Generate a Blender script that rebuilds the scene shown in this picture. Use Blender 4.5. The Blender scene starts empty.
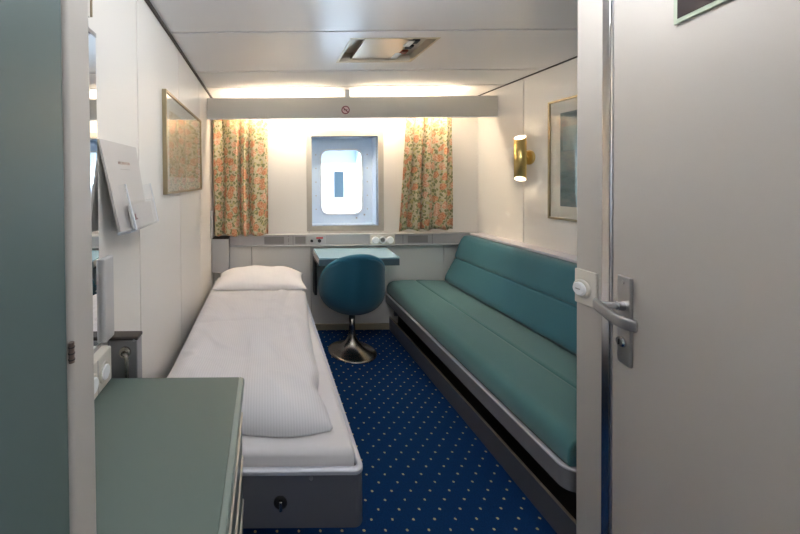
import bpy, bmesh, math, random
from mathutils import Vector, Matrix, noise
random.seed(7)
S = bpy.context.scene
COL = S.collection
PI = math.pi
R = math.radians

# ------------------------------------------------------------------ helpers
def srgb(r, g, b):
    f = lambda c: (c/255/12.92) if c/255 <= .04045 else ((c/255+.055)/1.055)**2.4
    return (f(r), f(g), f(b), 1)

def mat(name, col, rough=.5, metal=0, bump=0, bscale=60, spec=.5, sheen=0, coat=0, emit=None, estr=0, var=0):
    m = bpy.data.materials.new(name); m.use_nodes = True
    nt = m.node_tree; b = nt.nodes['Principled BSDF']
    b.inputs['Base Color'].default_value = col
    b.inputs['Roughness'].default_value = rough
    b.inputs['Metallic'].default_value = metal
    b.inputs['Specular IOR Level'].default_value = spec
    b.inputs['Sheen Weight'].default_value = sheen
    b.inputs['Coat Weight'].default_value = coat
    if emit:
        b.inputs['Emission Color'].default_value = emit
        b.inputs['Emission Strength'].default_value = estr
    tc = nt.nodes.new('ShaderNodeTexCoord')
    n = nt.nodes.new('ShaderNodeTexNoise')
    n.inputs['Scale'].default_value = bscale
    n.inputs['Detail'].default_value = 4
    nt.links.new(tc.outputs['Object'], n.inputs['Vector'])
    if var:
        mx = nt.nodes.new('ShaderNodeMix'); mx.data_type = 'RGBA'
        mx.inputs[6].default_value = tuple(c*(1-var) for c in col[:3])+(1,)
        mx.inputs[7].default_value = tuple(min(1, c*(1+var)) for c in col[:3])+(1,)
        nt.links.new(n.outputs['Fac'], mx.inputs[0])
        nt.links.new(mx.outputs[2], b.inputs['Base Color'])
    if bump:
        bp = nt.nodes.new('ShaderNodeBump')
        bp.inputs['Strength'].default_value = bump
        bp.inputs['Distance'].default_value = .002
        nt.links.new(n.outputs['Fac'], bp.inputs['Height'])
        nt.links.new(bp.outputs['Normal'], b.inputs['Normal'])
    return m

def world_of(o):
    if o.parent: return world_of(o.parent) @ o.matrix_parent_inverse @ o.matrix_basis
    return o.matrix_basis.copy()

def attach(o, parent, local=False):
    o.parent = parent
    if not local:
        o.matrix_parent_inverse = world_of(parent).inverted()

def tag(o, label=None, cat=None, group=None, kind=None):
    if label: o['label'] = label
    if cat: o['category'] = cat
    if group: o['group'] = group
    if kind: o['kind'] = kind
    return o

def thing(name, loc, label, cat, rz=0, group=None, kind=None):
    o = bpy.data.objects.new(name, None); COL.objects.link(o)
    o.empty_display_size = .05
    o.location = loc; o.rotation_euler = (0, 0, rz)
    return tag(o, label, cat, group, kind)

def obj(name, bm, m, parent=None, smooth=False, bevel=0, seg=2, local=False, angle=40, label=None, subsurf=0, solid=0):
    bmesh.ops.recalc_face_normals(bm, faces=bm.faces)
    me = bpy.data.meshes.new(name)
    loc = Vector((0, 0, 0))
    if parent is None:
        vs = [v.co for v in bm.verts]
        loc = Vector(((min(v.x for v in vs)+max(v.x for v in vs))/2, (min(v.y for v in vs)+max(v.y for v in vs))/2, min(v.z for v in vs)))
        for v in bm.verts: v.co -= loc
    bm.to_mesh(me); bm.free()
    me.materials.append(m)
    if smooth:
        for p in me.polygons: p.use_smooth = True
    o = bpy.data.objects.new(name, me); COL.objects.link(o); o.location = loc
    if parent: attach(o, parent, local)
    if solid:
        s = o.modifiers.new('s', 'SOLIDIFY'); s.thickness = solid; s.offset = 0
    if bevel:
        b = o.modifiers.new('b', 'BEVEL'); b.width = bevel; b.segments = seg; b.limit_method = 'ANGLE'; b.angle_limit = R(angle)
        for p in me.polygons: p.use_smooth = True
        w = o.modifiers.new('w', 'WEIGHTED_NORMAL'); w.keep_sharp = True
    if subsurf:
        s = o.modifiers.new('u', 'SUBSURF'); s.levels = subsurf; s.render_levels = subsurf
    if label: o['label'] = label
    return o

def B(): return bmesh.new()

def box(bm, x0, x1, y0, y1, z0, z1):
    v = [bm.verts.new(p) for p in [(x0,y0,z0),(x1,y0,z0),(x1,y1,z0),(x0,y1,z0),(x0,y0,z1),(x1,y0,z1),(x1,y1,z1),(x0,y1,z1)]]
    for f in [(0,3,2,1),(4,5,6,7),(0,1,5,4),(1,2,6,5),(2,3,7,6),(3,0,4,7)]:
        bm.faces.new([v[i] for i in f])
    return bm

def bx(*a): return box(B(), *a)

def cyl(bm, p0, p1, r0, r1=None, n=24, caps=True):
    p0, p1 = Vector(p0), Vector(p1)
    r1 = r0 if r1 is None else r1
    d = (p1-p0).normalized()
    a = d.orthogonal().normalized(); b = d.cross(a)
    A = [bm.verts.new(p0+(a*math.cos(t)+b*math.sin(t))*r0) for t in [2*PI*i/n for i in range(n)]]
    C = [bm.verts.new(p1+(a*math.cos(t)+b*math.sin(t))*r1) for t in [2*PI*i/n for i in range(n)]]
    for i in range(n):
        bm.faces.new([A[i], A[(i+1)%n], C[(i+1)%n], C[i]])
    if caps:
        bm.faces.new(A[::-1]); bm.faces.new(C)
    return bm

def lathe(bm, prof, c, axis='z', n=48):
    """prof = [(r, h)], c = base point"""
    rings = []
    for r, h in prof:
        ring = []
        for i in range(n):
            t = 2*PI*i/n
            if axis == 'z': p = (c[0]+r*math.cos(t), c[1]+r*math.sin(t), c[2]+h)
            elif axis == 'x': p = (c[0]+h, c[1]+r*math.cos(t), c[2]+r*math.sin(t))
            else: p = (c[0]+r*math.cos(t), c[1]+h, c[2]+r*math.sin(t))
            ring.append(bm.verts.new(p))
        rings.append(ring)
    for a, b in zip(rings, rings[1:]):
        for i in range(n):
            bm.faces.new([a[i], a[(i+1)%n], b[(i+1)%n], b[i]])
    bm.faces.new(rings[0][::-1]); bm.faces.new(rings[-1])
    return bm

def extrude_profile(bm, prof, y0, y1):
    """closed (x,z) polygon swept along y"""
    a = [bm.verts.new((x, y0, z)) for x, z in prof]
    b = [bm.verts.new((x, y1, z)) for x, z in prof]
    n = len(prof)
    for i in range(n):
        bm.faces.new([a[i], a[(i+1)%n], b[(i+1)%n], b[i]])
    bm.faces.new(a[::-1]); bm.faces.new(b)
    return bm

def sweep(bm, path, prof, closed=False):
    """prof [(offset, z)] carried along an xy path; offset to the left of travel"""
    rows = []
    n = len(path)
    for i, p in enumerate(path):
        p = Vector(p)
        q0 = Vector(path[(i-1) % n if closed else max(0, i-1)]); q1 = Vector(path[(i+1) % n if closed else min(n-1, i+1)])
        d0 = (p-q0).normalized() if (p-q0).length > 1e-9 else None
        d1 = (q1-p).normalized() if (q1-p).length > 1e-9 else None
        if d0 is None: d0 = d1
        if d1 is None: d1 = d0
        d = (d0+d1).normalized()
        nrm = Vector((-d.y, d.x)); k = 1/max(.3, d.dot(d0))
        rows.append([bm.verts.new((p.x+nrm.x*o*k, p.y+nrm.y*o*k, z)) for o, z in prof])
    m = len(prof)
    rng = range(n) if closed else range(n-1)
    for i in rng:
        a, b = rows[i], rows[(i+1) % n]
        for j in range(m):
            bm.faces.new([a[j], a[(j+1)%m], b[(j+1)%m], b[j]])
    if not closed:
        bm.faces.new(rows[0]); bm.faces.new(rows[-1][::-1])
    return bm

def tube(bm, pts, r, n=10, closed=False):
    pts = [Vector(p) for p in pts]
    rings = []
    N = len(pts); up = None
    for i, p in enumerate(pts):
        a = pts[(i-1) % N] if closed or i else p
        b = pts[(i+1) % N] if closed or i < N-1 else p
        d = (b-a).normalized()
        if up is None: up = d.orthogonal().normalized()
        u = (up - d*up.dot(d)).normalized(); up = u
        w = d.cross(u)
        rings.append([bm.verts.new(p+(u*math.cos(2*PI*k/n)+w*math.sin(2*PI*k/n))*r) for k in range(n)])
    for i in range(N if closed else N-1):
        a, b = rings[i], rings[(i+1) % N]
        for k in range(n):
            bm.faces.new([a[k], a[(k+1)%n], b[(k+1)%n], b[k]])
    if not closed:
        bm.faces.new(rings[0][::-1]); bm.faces.new(rings[-1])
    return bm

def rrect(cx, cz, w, h, r, n=8):
    """rounded rectangle outline (x,z)"""
    out = []
    for sx, sz, a0 in ((1,1,0),(-1,1,90),(-1,-1,180),(1,-1,270)):
        for i in range(n+1):
            t = R(a0+90*i/n)
            out.append((cx+sx*(w/2-r)+r*math.cos(t), cz+sz*(h/2-r)+r*math.sin(t)))
    return out

def plate_with_hole(bm, outer, inner, y0, y1):
    """outer, inner: same-length (x,z) loops; ring extruded y0..y1"""
    n = len(outer)
    L = [[bm.verts.new((x, y, z)) for x, z in lp] for lp, y in ((outer,y0),(inner,y0),(outer,y1),(inner,y1))]
    for i in range(n):
        j = (i+1) % n
        bm.faces.new([L[0][i], L[0][j], L[1][j], L[1][i]])
        bm.faces.new([L[2][i], L[3][i], L[3][j], L[2][j]])
        bm.faces.new([L[0][i], L[2][i], L[2][j], L[0][j]])
        bm.faces.new([L[1][i], L[1][j], L[3][j], L[3][i]])
    return bm

def rect_like(x0, x1, z0, z1, ref):
    """project a rounded loop outwards on a rectangle, same vertex count"""
    cx, cz = (x0+x1)/2, (z0+z1)/2
    out = []
    n = len(ref)//4
    corners = [(x1,z1),(x0,z1),(x0,z0),(x1,z0)]
    for k in range(4):
        c = corners[k]
        for i in range(n):
            out.append(c)
    # spread duplicates slightly along the edges so no edge is degenerate
    e = .0008
    res = []
    for k in range(4):
        c = Vector(corners[k]); pr = Vector(corners[k-1]); nx = Vector(corners[(k+1) % 4])
        for i in range(n):
            t = i-(n-1)/2
            d = (nx-c).normalized() if t > 0 else (pr-c).normalized()
            res.append(tuple(c+d*abs(t)*e*8))
    return res

# ------------------------------------------------------------------ materials
M = {}
M['wall'] = mat('white_laminate', srgb(230,227,222), .38, bump=.03, bscale=900)
M['wallback'] = mat('seam_grey', srgb(120,116,110), .7)
M['ceiling'] = mat('ceiling_laminate', srgb(238,238,241), .25, bump=.02, bscale=500)
M['dark'] = mat('dark_trim', srgb(52,46,44), .5)
M['trim_pale'] = mat('trim_pale', srgb(206,202,196), .4)
M['base'] = mat('baseboard_beige', srgb(150,140,118), .5)
M['steel'] = mat('brushed_steel', srgb(206,206,208), .22, 1, bump=.02, bscale=300)
M['lever'] = mat('lever_steel', srgb(176,174,174), .38, 1)
M['steel_dark'] = mat('satin_steel', srgb(186,184,184), .36, 1)
M['alu'] = mat('aluminium', srgb(205,206,212), .35, 1)
M['greymetal'] = mat('grey_lacquer', srgb(122,122,128), .42, .1, bump=.02, bscale=400)
M['greydark'] = mat('charcoal_lacquer', srgb(96,97,104), .42, .1, bump=.02, bscale=400)
M['greypale'] = mat('pale_grey_lacquer', srgb(186,185,186), .42)
M['black'] = mat('black_plastic', srgb(22,22,24), .5)
M['greenlam'] = mat('green_grey_laminate', srgb(98,113,108), .36, bump=.02, bscale=600, var=.02)
M['greenlam2'] = mat('green_grey_door', srgb(90,107,106), .4, bump=.02, bscale=600)
M['greenedge'] = mat('green_edge_strip', srgb(128,142,137), .28)
M['cream'] = mat('cream_plastic', srgb(214,210,200), .35)
M['sheet'] = mat('white_cotton', srgb(226,223,224), .85, bump=.1, bscale=260, sheen=.1)
M['door'] = mat('door_laminate', srgb(186,181,175), .5, bump=.05, bscale=350)
M['teal'] = mat('teal_fabric', srgb(22,96,112), .75, bump=.12, bscale=700, sheen=.35, var=.06)
M['teal_seat'] = mat('teal_fabric_seat_light', srgb(52,106,110), .75, bump=.12, bscale=700, sheen=.35, var=.06)  # same teal cloth; the different lighting of the seat is put into its colour
M['chairblue'] = mat('petrol_wool', srgb(8,80,104), .85, bump=.25, bscale=500, sheen=.2, var=.25)
M['chairrim'] = mat('petrol_rim_highlight', srgb(40,108,134), .7)  # lighter tone stands for the highlight on the shell rim
M['brass'] = mat('brass', srgb(222,194,124), .32, 1)
M['gold'] = mat('champagne_frame', srgb(166,152,124), .4, 1)
M['chrome'] = mat('chrome', srgb(176,170,162), .24, 1)
M['desk'] = mat('desk_window_reflection', srgb(152,186,204), .25)  # blue reflection of the window put into the desktop colour
M['deskedge'] = mat('desk_edge', srgb(84,106,116), .4)
M['frosting'] = mat('valance_paint', srgb(196,192,182), .5)
M['paper'] = mat('paper', srgb(202,198,194), .6)
M['paper2'] = mat('card_paper', srgb(206,202,200), .5)
M['mount'] = mat('picture_mount', srgb(232,229,222), .7)
M['ink'] = mat('brown_ink', srgb(176,152,138), .7)
M['ink2'] = mat('grey_ink', srgb(176,170,166), .7)
M['red'] = mat('red_ink', srgb(200,40,52), .5)
M['maroon'] = mat('maroon_ink', srgb(120,44,58), .5)
M['mirror'] = mat('mirror_silver', (.93,.94,.95,1), .01, 1)
M['outwhite'] = mat('white_ship_paint', srgb(206,216,226), .5)
M['outblue'] = mat('blue_ship_glass', srgb(44,58,68), .25)
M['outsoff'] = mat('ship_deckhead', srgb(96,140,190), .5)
M['porthole'] = mat('porthole_daylight_tint', srgb(212,230,250), .4)  # white recess; the blue cast of daylight is put into its colour
M['gasket'] = mat('white_gasket', srgb(244,246,248), .4)

def glass_mat(name, tint=(1,1,1,1), ior=1.45, gl=.04):
    m = bpy.data.materials.new(name); m.use_nodes = True
    nt = m.node_tree; nt.nodes.clear()
    out = nt.nodes.new('ShaderNodeOutputMaterial')
    mix = nt.nodes.new('ShaderNodeMixShader')
    t = nt.nodes.new('ShaderNodeBsdfTransparent'); t.inputs['Color'].default_value = tint
    g = nt.nodes.new('ShaderNodeBsdfGlossy'); g.inputs['Roughness'].default_value = gl
    lw = nt.nodes.new('ShaderNodeLayerWeight'); lw.inputs['Blend'].default_value = .5
    pw = nt.nodes.new('ShaderNodeMath'); pw.operation = 'POWER'; pw.inputs[1].default_value = 5
    fr = nt.nodes.new('ShaderNodeMath'); fr.operation = 'MULTIPLY_ADD'
    f0 = ((ior-1)/(ior+1))**2; fr.inputs[1].default_value = 1-f0; fr.inputs[2].default_value = f0
    nt.links.new(lw.outputs['Facing'], pw.inputs[0]); nt.links.new(pw.outputs[0], fr.inputs[0])
    nt.links.new(fr.outputs[0], mix.inputs[0]); nt.links.new(t.outputs[0], mix.inputs[1]); nt.links.new(g.outputs[0], mix.inputs[2])
    nt.links.new(mix.outputs[0], out.inputs['Surface'])
    return m
M['glass'] = glass_mat('clear_glass', (.97,.985,1,1), 1.25, .01)
M['picglass'] = glass_mat('picture_glass', (.98,.98,.97,1), 1.5, .01)
M['acrylic'] = glass_mat('clear_acrylic', (.985,.99,1,1), 1.5, .05)

def emis(name, col, s):
    m = bpy.data.materials.new(name); m.use_nodes = True
    nt = m.node_tree; nt.nodes.clear()
    o = nt.nodes.new('ShaderNodeOutputMaterial'); e = nt.nodes.new('ShaderNodeEmission')
    e.inputs[0].default_value = col; e.inputs[1].default_value = s
    nt.links.new(e.outputs[0], o.inputs['Surface'])
    return m

def math_node(nt, op, a, b=None):
    n = nt.nodes.new('ShaderNodeMath'); n.operation = op
    for i, v in enumerate((a, b)):
        if v is None: continue
        if isinstance(v, (int, float)): n.inputs[i].default_value = v
        else: nt.links.new(v, n.inputs[i])
    return n.outputs[0]

def carpet_mat():
    m = mat('dotted_carpet', srgb(20,62,112), .95, spec=.15)
    nt = m.node_tree; b = nt.nodes['Principled BSDF']
    tc = nt.nodes.new('ShaderNodeTexCoord')
    wob = nt.nodes.new('ShaderNodeTexNoise'); wob.inputs['Scale'].default_value = 160
    nt.links.new(tc.outputs['Object'], wob.inputs['Vector'])
    sp = nt.nodes.new('ShaderNodeSeparateXYZ'); nt.links.new(tc.outputs['Object'], sp.inputs[0])
    P = .084
    dx = math_node(nt, 'MULTIPLY', math_node(nt, 'SUBTRACT', wob.outputs['Fac'], .5), .008)
    x = math_node(nt, 'DIVIDE', math_node(nt, 'ADD', sp.outputs['X'], dx), P); y = math_node(nt, 'DIVIDE', sp.outputs['Y'], P)
    p = math_node(nt, 'ADD', x, y); q = math_node(nt, 'SUBTRACT', x, y)
    def cell(v): return math_node(nt, 'SUBTRACT', v, math_node(nt, 'ROUND', v))
    p, q = cell(p), cell(q)
    d = math_node(nt, 'SQRT', math_node(nt, 'ADD', math_node(nt, 'MULTIPLY', p, p), math_node(nt, 'MULTIPLY', q, q)))
    dot = math_node(nt, 'LESS_THAN', d, .082)
    n2 = nt.nodes.new('ShaderNodeTexNoise'); n2.inputs['Scale'].default_value = 420; n2.inputs['Detail'].default_value = 3
    nt.links.new(tc.outputs['Object'], n2.inputs['Vector'])
    base = nt.nodes.new('ShaderNodeMix'); base.data_type = 'RGBA'
    base.inputs[6].default_value = srgb(3,20,54); base.inputs[7].default_value = srgb(8,64,122)
    nt.links.new(n2.outputs['Fac'], base.inputs[0])
    mx = nt.nodes.new('ShaderNodeMix'); mx.data_type = 'RGBA'
    mx.inputs[7].default_value = srgb(190,172,126)
    nt.links.new(dot, mx.inputs[0]); nt.links.new(base.outputs[2], mx.inputs[6])
    nt.links.new(mx.outputs[2], b.inputs['Base Color'])
    bp = nt.nodes.new('ShaderNodeBump'); bp.inputs['Strength'].default_value = .5; bp.inputs['Distance'].default_value = .004
    nt.links.new(n2.outputs['Fac'], bp.inputs['Height']); nt.links.new(bp.outputs['Normal'], b.inputs['Normal'])
    return m
M['carpet'] = carpet_mat()

def floral_mat():
    m = mat('floral_cotton', srgb(226,212,176), .9, sheen=.1)
    nt = m.node_tree; b = nt.nodes['Principled BSDF']
    uv = nt.nodes.new('ShaderNodeUVMap')
    ns = nt.nodes.new('ShaderNodeTexNoise'); ns.inputs['Scale'].default_value = 22; ns.inputs['Detail'].default_value = 3
    nt.links.new(uv.outputs[0], ns.inputs['Vector'])
    vm = nt.nodes.new('ShaderNodeVectorMath'); vm.operation = 'MULTIPLY_ADD'
    vm.inputs[1].default_value = (.05,.05,.05)
    nt.links.new(ns.outputs['Color'], vm.inputs[0]); nt.links.new(uv.outputs[0], vm.inputs[2])
    def vor(scale, rnd):
        v = nt.nodes.new('ShaderNodeTexVoronoi'); v.inputs['Scale'].default_value = scale; v.voronoi_dimensions = '2D'
        v.inputs['Randomness'].default_value = rnd
        nt.links.new(vm.outputs[0], v.inputs['Vector']); return v
    def mixc(fac, a, bcol):
        x = nt.nodes.new('ShaderNodeMix'); x.data_type = 'RGBA'
        nt.links.new(fac, x.inputs[0])
        if isinstance(a, tuple): x.inputs[6].default_value = a
        else: nt.links.new(a, x.inputs[6])
        if isinstance(bcol, tuple): x.inputs[7].default_value = bcol
        else: nt.links.new(bcol, x.inputs[7])
        return x.outputs[2]
    leaf = vor(31, 1); stem = vor(21, .9); rose = vor(12.5, .8); petal = vor(75, 1)
    c = mixc(math_node(nt, 'LESS_THAN', leaf.outputs['Distance'], .34), srgb(206,194,162), srgb(138,140,98))
    c = mixc(math_node(nt, 'LESS_THAN', stem.outputs['Distance'], .2), c, srgb(196,184,130))
    sepr = nt.nodes.new('ShaderNodeSeparateColor'); nt.links.new(rose.outputs['Color'], sepr.inputs[0])
    ros = mixc(math_node(nt, 'LESS_THAN', petal.outputs['Distance'], .38), srgb(218,168,132), srgb(200,128,90))
    ros = mixc(math_node(nt, 'GREATER_THAN', sepr.outputs[0], .62), ros, mixc(math_node(nt, 'LESS_THAN', petal.outputs['Distance'], .4), srgb(226,192,162), srgb(212,154,120)))
    on = math_node(nt, 'MULTIPLY', math_node(nt, 'LESS_THAN', rose.outputs['Distance'], .38), math_node(nt, 'GREATER_THAN', sepr.outputs[1], .12))
    c = mixc(on, c, ros)
    nt.links.new(c, b.inputs['Base Color'])
    # cloth lets some light through
    tr = nt.nodes.new('ShaderNodeBsdfTranslucent'); nt.links.new(c, tr.inputs['Color'])
    ms = nt.nodes.new('ShaderNodeMixShader'); ms.inputs[0].default_value = .1
    out = nt.nodes['Material Output']
    nt.links.new(b.outputs[0], ms.inputs[1]); nt.links.new(tr.outputs[0], ms.inputs[2]); nt.links.new(ms.outputs[0], out.inputs['Surface'])
    return m
M['floral'] = floral_mat()

def art_mat(name, cols, scale, stretch):
    m = mat(name, cols[0], .7)
    nt = m.node_tree; b = nt.nodes['Principled BSDF']
    tc = nt.nodes.new('ShaderNodeTexCoord')
    mp = nt.nodes.new('ShaderNodeMapping'); mp.inputs['Scale'].default_value = stretch
    n = nt.nodes.new('ShaderNodeTexNoise'); n.inputs['Scale'].default_value = scale; n.inputs['Detail'].default_value = 6
    nt.links.new(tc.outputs['Object'], mp.inputs[0]); nt.links.new(mp.outputs[0], n.inputs['Vector'])
    cr = nt.nodes.new('ShaderNodeValToRGB')
    el = cr.color_ramp.elements
    el[0].position = .3; el[0].color = cols[0]; el[1].position = .7; el[1].color = cols[-1]
    for i, c in enumerate(cols[1:-1]):
        e = el.new(.3+.4*(i+1)/(len(cols)-1)); e.color = c
    nt.links.new(n.outputs['Fac'], cr.inputs[0]); nt.links.new(cr.outputs[0], b.inputs['Base Color'])
    return m

def ribbed_mat(name, col, freq):
    m = mat(name, col, .5)
    nt = m.node_tree; b = nt.nodes['Principled BSDF']
    tc = nt.nodes.new('ShaderNodeTexCoord')
    w = nt.nodes.new('ShaderNodeTexWave'); w.bands_direction = 'X'; w.inputs['Scale'].default_value = freq
    nt.links.new(tc.outputs['Object'], w.inputs['Vector'])
    bp = nt.nodes.new('ShaderNodeBump'); bp.inputs['Strength'].default_value = .6; bp.inputs['Distance'].default_value = .003
    nt.links.new(w.outputs['Fac'], bp.inputs['Height']); nt.links.new(bp.outputs['Normal'], b.inputs['Normal'])
    return m
M['grille'] = ribbed_mat('grille_grey', srgb(140,138,138), 60)

def duvet_mat():
    m = mat('striped_damask', srgb(234,231,231), .8, sheen=.15)
    nt = m.node_tree; b = nt.nodes['Principled BSDF']
    tc = nt.nodes.new('ShaderNodeTexCoord')
    w = nt.nodes.new('ShaderNodeTexWave'); w.bands_direction = 'X'; w.inputs['Scale'].default_value = 34
    nt.links.new(tc.outputs['Object'], w.inputs['Vector'])
    mx = nt.nodes.new('ShaderNodeMix'); mx.data_type = 'RGBA'
    mx.inputs[6].default_value = srgb(222,220,223); mx.inputs[7].default_value = srgb(231,229,232)
    nt.links.new(w.outputs['Fac'], mx.inputs[0]); nt.links.new(mx.outputs[2], b.inputs['Base Color'])
    return m
M['duvet'] = duvet_mat()

# ------------------------------------------------------------------ the cabin
XL, XR, YB, ZC = -.48, 1.91, 3.10, 2.098
G = .0022       # half a panel joint

def panels(name, rects, axis, face, depth, m, label):
    """rects (a0,a1,b0,b1): panels with open joints and a strip behind, one mesh"""
    bm = B()
    for a0, a1, b0, b1 in rects:
        if axis == 'x': box(bm, *sorted((face, face+depth)), a0+G*1.8, a1-G*1.8, b0, b1)
        elif axis == 'y': box(bm, a0+G, a1-G, *sorted((face, face+depth)), b0, b1)
        else: box(bm, a0, a1, b0+G, b1-G, *sorted((face, face+depth)))
    o = obj(name, bm, m, bevel=.0015, seg=1)
    return tag(o, label, kind='structure')

tag(obj('floor', bx(-1.2, 2.1, -1.5, 3.12, -.03, 0), M['carpet']), 'deep blue carpet with small pale dots', kind='structure')
ys = [-.4, .07, .67, 1.30, 1.92, 2.5, 3.10]
wl = panels('wall_left', [(a, b, 0, ZC+.02) for a, b in zip(ys, ys[1:])], 'x', XL, -.03, M['wall'], 'white panelled wall on the left behind the bed')
attach(obj('backing', bx(XL-.05, XL-.012, -.4, 3.12, 0, ZC+.02), M['wallback']), wl)
ys2 = [1.166, 1.90, 2.55, 3.10]
wr = panels('wall_right', [(a, b, 0, ZC+.02) for a, b in zip(ys2, ys2[1:])], 'x', XR, .03, M['wall'], 'white panelled wall on the right behind the sofa')
attach(obj('backing', bx(XR+.012, XR+.05, 1.1, 3.12, 0, ZC+.02), M['wallback']), wr)
# back wall round the window opening
WX0, WX1, WZ0, WZ1 = .412, 1.010, .940, 1.748
rb = [(XL, .385, .82, ZC+.02), (1.035, XR, .82, ZC+.02), (.385, 1.035, WZ1, ZC+.02), (.385, 1.035, .82, WZ0),
      (.385, WX0, WZ0, WZ1), (WX1, 1.035, WZ0, WZ1),
      (XL, -.135, 0, .82), (-.135, .40, 0, .82), (.40, 1.60, 0, .82), (1.60, XR, 0, .82)]
wb = panels('wall_back', rb, 'y', YB, .03, M['wall'], 'white panelled end wall with the window')
bm = B()
box(bm, XL-.05, WX0, YB+.012, YB+.05, 0, ZC+.02); box(bm, WX1, XR+.05, YB+.012, YB+.05, 0, ZC+.02)
box(bm, WX0, WX1, YB+.012, YB+.05, 0, WZ0); box(bm, WX0, WX1, YB+.012, YB+.05, WZ1, ZC+.02)
attach(obj('backing', bm, M['wallback']), wb)
# ceiling with a hatch opening
HX0, HX1, HY0, HY1 = .455, .915, 1.815, 2.175
yc = [-1.5, -.1, .5, 1.11, 1.727, 2.35, 2.735, 3.12]
rc = []
for a, b in zip(yc, yc[1:]):
    if a < HY0 < b:
        rc += [(XL-.03, HX0, a, b), (HX1, XR+.03, a, b)]
    else: rc.append((XL-.03, XR+.03, a, b))
bm = B()
for x0, x1, a, b in rc: box(bm, x0, x1, a+G*3.6, b-G*3.6, ZC, ZC+.02)
a, b = 1.727, 2.35
box(bm, HX0, HX1, a+G*3.6, HY0, ZC, ZC+.02); box(bm, HX0, HX1, HY1, b-G*3.6, ZC, ZC+.02)
ce = tag(obj('ceiling', bm, M['ceiling']), 'pale panelled ceiling with cross joints', kind='structure')
bm = B()
box(bm, XL-.03, HX0-.02, -1.5, 3.12, ZC+.021, ZC+.04); box(bm, HX1+.02, XR+.03, -1.5, 3.12, ZC+.021, ZC+.04)
box(bm, HX0-.02, HX1+.02, -1.5, HY0-.02, ZC+.021, ZC+.04); box(bm, HX0-.02, HX1+.02, HY1+.02, 3.12, ZC+.021, ZC+.04)
attach(obj('backing', bm, M['dark']), ce)
attach(obj('sun_block_slab', bx(-1.3, 2.2, -1.6, 3.2, ZC+.22, ZC+.30), M['wallback']), ce)  # unseen slab added over the ceiling to stop sun leaking in
bm = B(); box(bm, -1.3, -1.25, -1.6, 3.2, ZC, ZC+.22); box(bm, 2.15, 2.2, -1.6, 3.2, ZC, ZC+.22); box(bm, -1.25, 2.15, -1.6, -1.55, ZC, ZC+.22); box(bm, -1.25, 2.15, 3.15, 3.2, ZC+.02, ZC+.22)
attach(obj('deck_edge', bm, M['wallback']), ce)  # sides of the added slab, closing its gap against the sun
tag(obj('trim_1', bx(XL, XL+.012, .45, 3.1, ZC-.016, ZC), M['dark'], bevel=.002), 'dark trim strip along the left wall under the ceiling', kind='structure')
tag(obj('trim_2', bx(XR-.008, XR, 1.17, 3.1, ZC-.008, ZC), M['dark']), 'thin dark strip along the right wall under the ceiling', kind='structure')
tag(obj('baseboard_back', bx(XL, XR, YB-.014, YB, 0, .055), M['base'], bevel=.002), 'beige baseboard along the end wall', kind='structure')
# corner moulding at the right end of the back wall
tag(obj('trim_3', bx(XR-.007, XR, YB-.007, YB, .87, ZC), M['wall'], bevel=.002), 'pale corner strip between end wall and right wall', kind='structure')

# entry: partition beside the open door, corridor behind the camera
tag(obj('wall_partition', bx(1.05, XR, 1.072, 1.163, 0, ZC), M['door'], bevel=.004), 'grey-white bathroom partition end beside the open door', kind='structure')
tag(obj('trim_4', bx(1.046, 1.09, 1.0475, 1.072, 0, ZC), M['steel'], bevel=.002), 'polished steel edge strip between partition and open door', kind='structure')
bm = B(); box(bm, XR-.06, XR+.05, .1, 1.07, 0, ZC)
tag(obj('wall_entry', bm, M['wall']), 'white entry wall behind the open door', kind='structure')
bm = B(); box(bm, -1.0, -.30, .0, .08, 0, ZC); box(bm, .93, XR, .18, .26, 0, ZC); box(bm, -.3, .93, .0, .08, 2.03, ZC)
tag(obj('wall_front', bm, M['wall']), 'wall with the cabin doorway', kind='structure')
bm = B(); box(bm, -1.2, 2.1, -1.5, -1.45, 0, ZC+.02); box(bm, -1.25, -1.2, -1.5, .1, 0, ZC+.02); box(bm, 2.1, 2.15, -1.5, .3, 0, ZC+.02); box(bm, -1.2, XL-.05, .081, .12, 0, ZC+.02)  # corridor ends added to close off stray sun
tag(obj('wall_corridor', bm, M['wall']), 'corridor wall opposite the doorway', kind='structure')

# unseen entry and corridor ceiling lights, added to brighten the cabin
def added_ceiling_lamp(x, y, w, l, s, label, drop, col=(.96,.98,1,1)):
    t = thing('added_ceiling_lamp', (x, y, ZC), label, 'ceiling light')
    obj('housing', plate_with_hole_xy(x, y, w, l), M['greypale'], t)
    obj('diffuser', bx(x-w/2+.02, x+w/2-.02, y-l/2+.02, y+l/2-.02, ZC-drop, ZC-.012), emis('added_lamp_diffuser', col, s), t)
    if drop > .08: obj('base_cap', bx(x-w/2+.01, x+w/2-.01, y-l/2+.01, y+l/2-.01, ZC-drop-.006, ZC-drop-.0002), M['greypale'], t)  # opaque underside, shaped to throw the light sideways onto walls and ceiling
def plate_with_hole_xy(x, y, w, l):
    bm = B()
    box(bm, x-w/2, x+w/2, y-l/2, y+l/2, ZC-.012, ZC)
    for a in (box, ):
        a(bm, x-w/2, x-w/2+.02, y-l/2, y+l/2, ZC-.02, ZC-.012); a(bm, x+w/2-.02, x+w/2, y-l/2, y+l/2, ZC-.02, ZC-.012)
        a(bm, x-w/2+.02, x+w/2-.02, y-l/2, y-l/2+.02, ZC-.02, ZC-.012); a(bm, x-w/2+.02, x+w/2-.02, y+l/2-.02, y+l/2, ZC-.02, ZC-.012)
    return bm
added_ceiling_lamp(.46, .80, .5, .36, 19.5, 'added square ceiling lamp above the cabin entry, out of the frame', .10)
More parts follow.
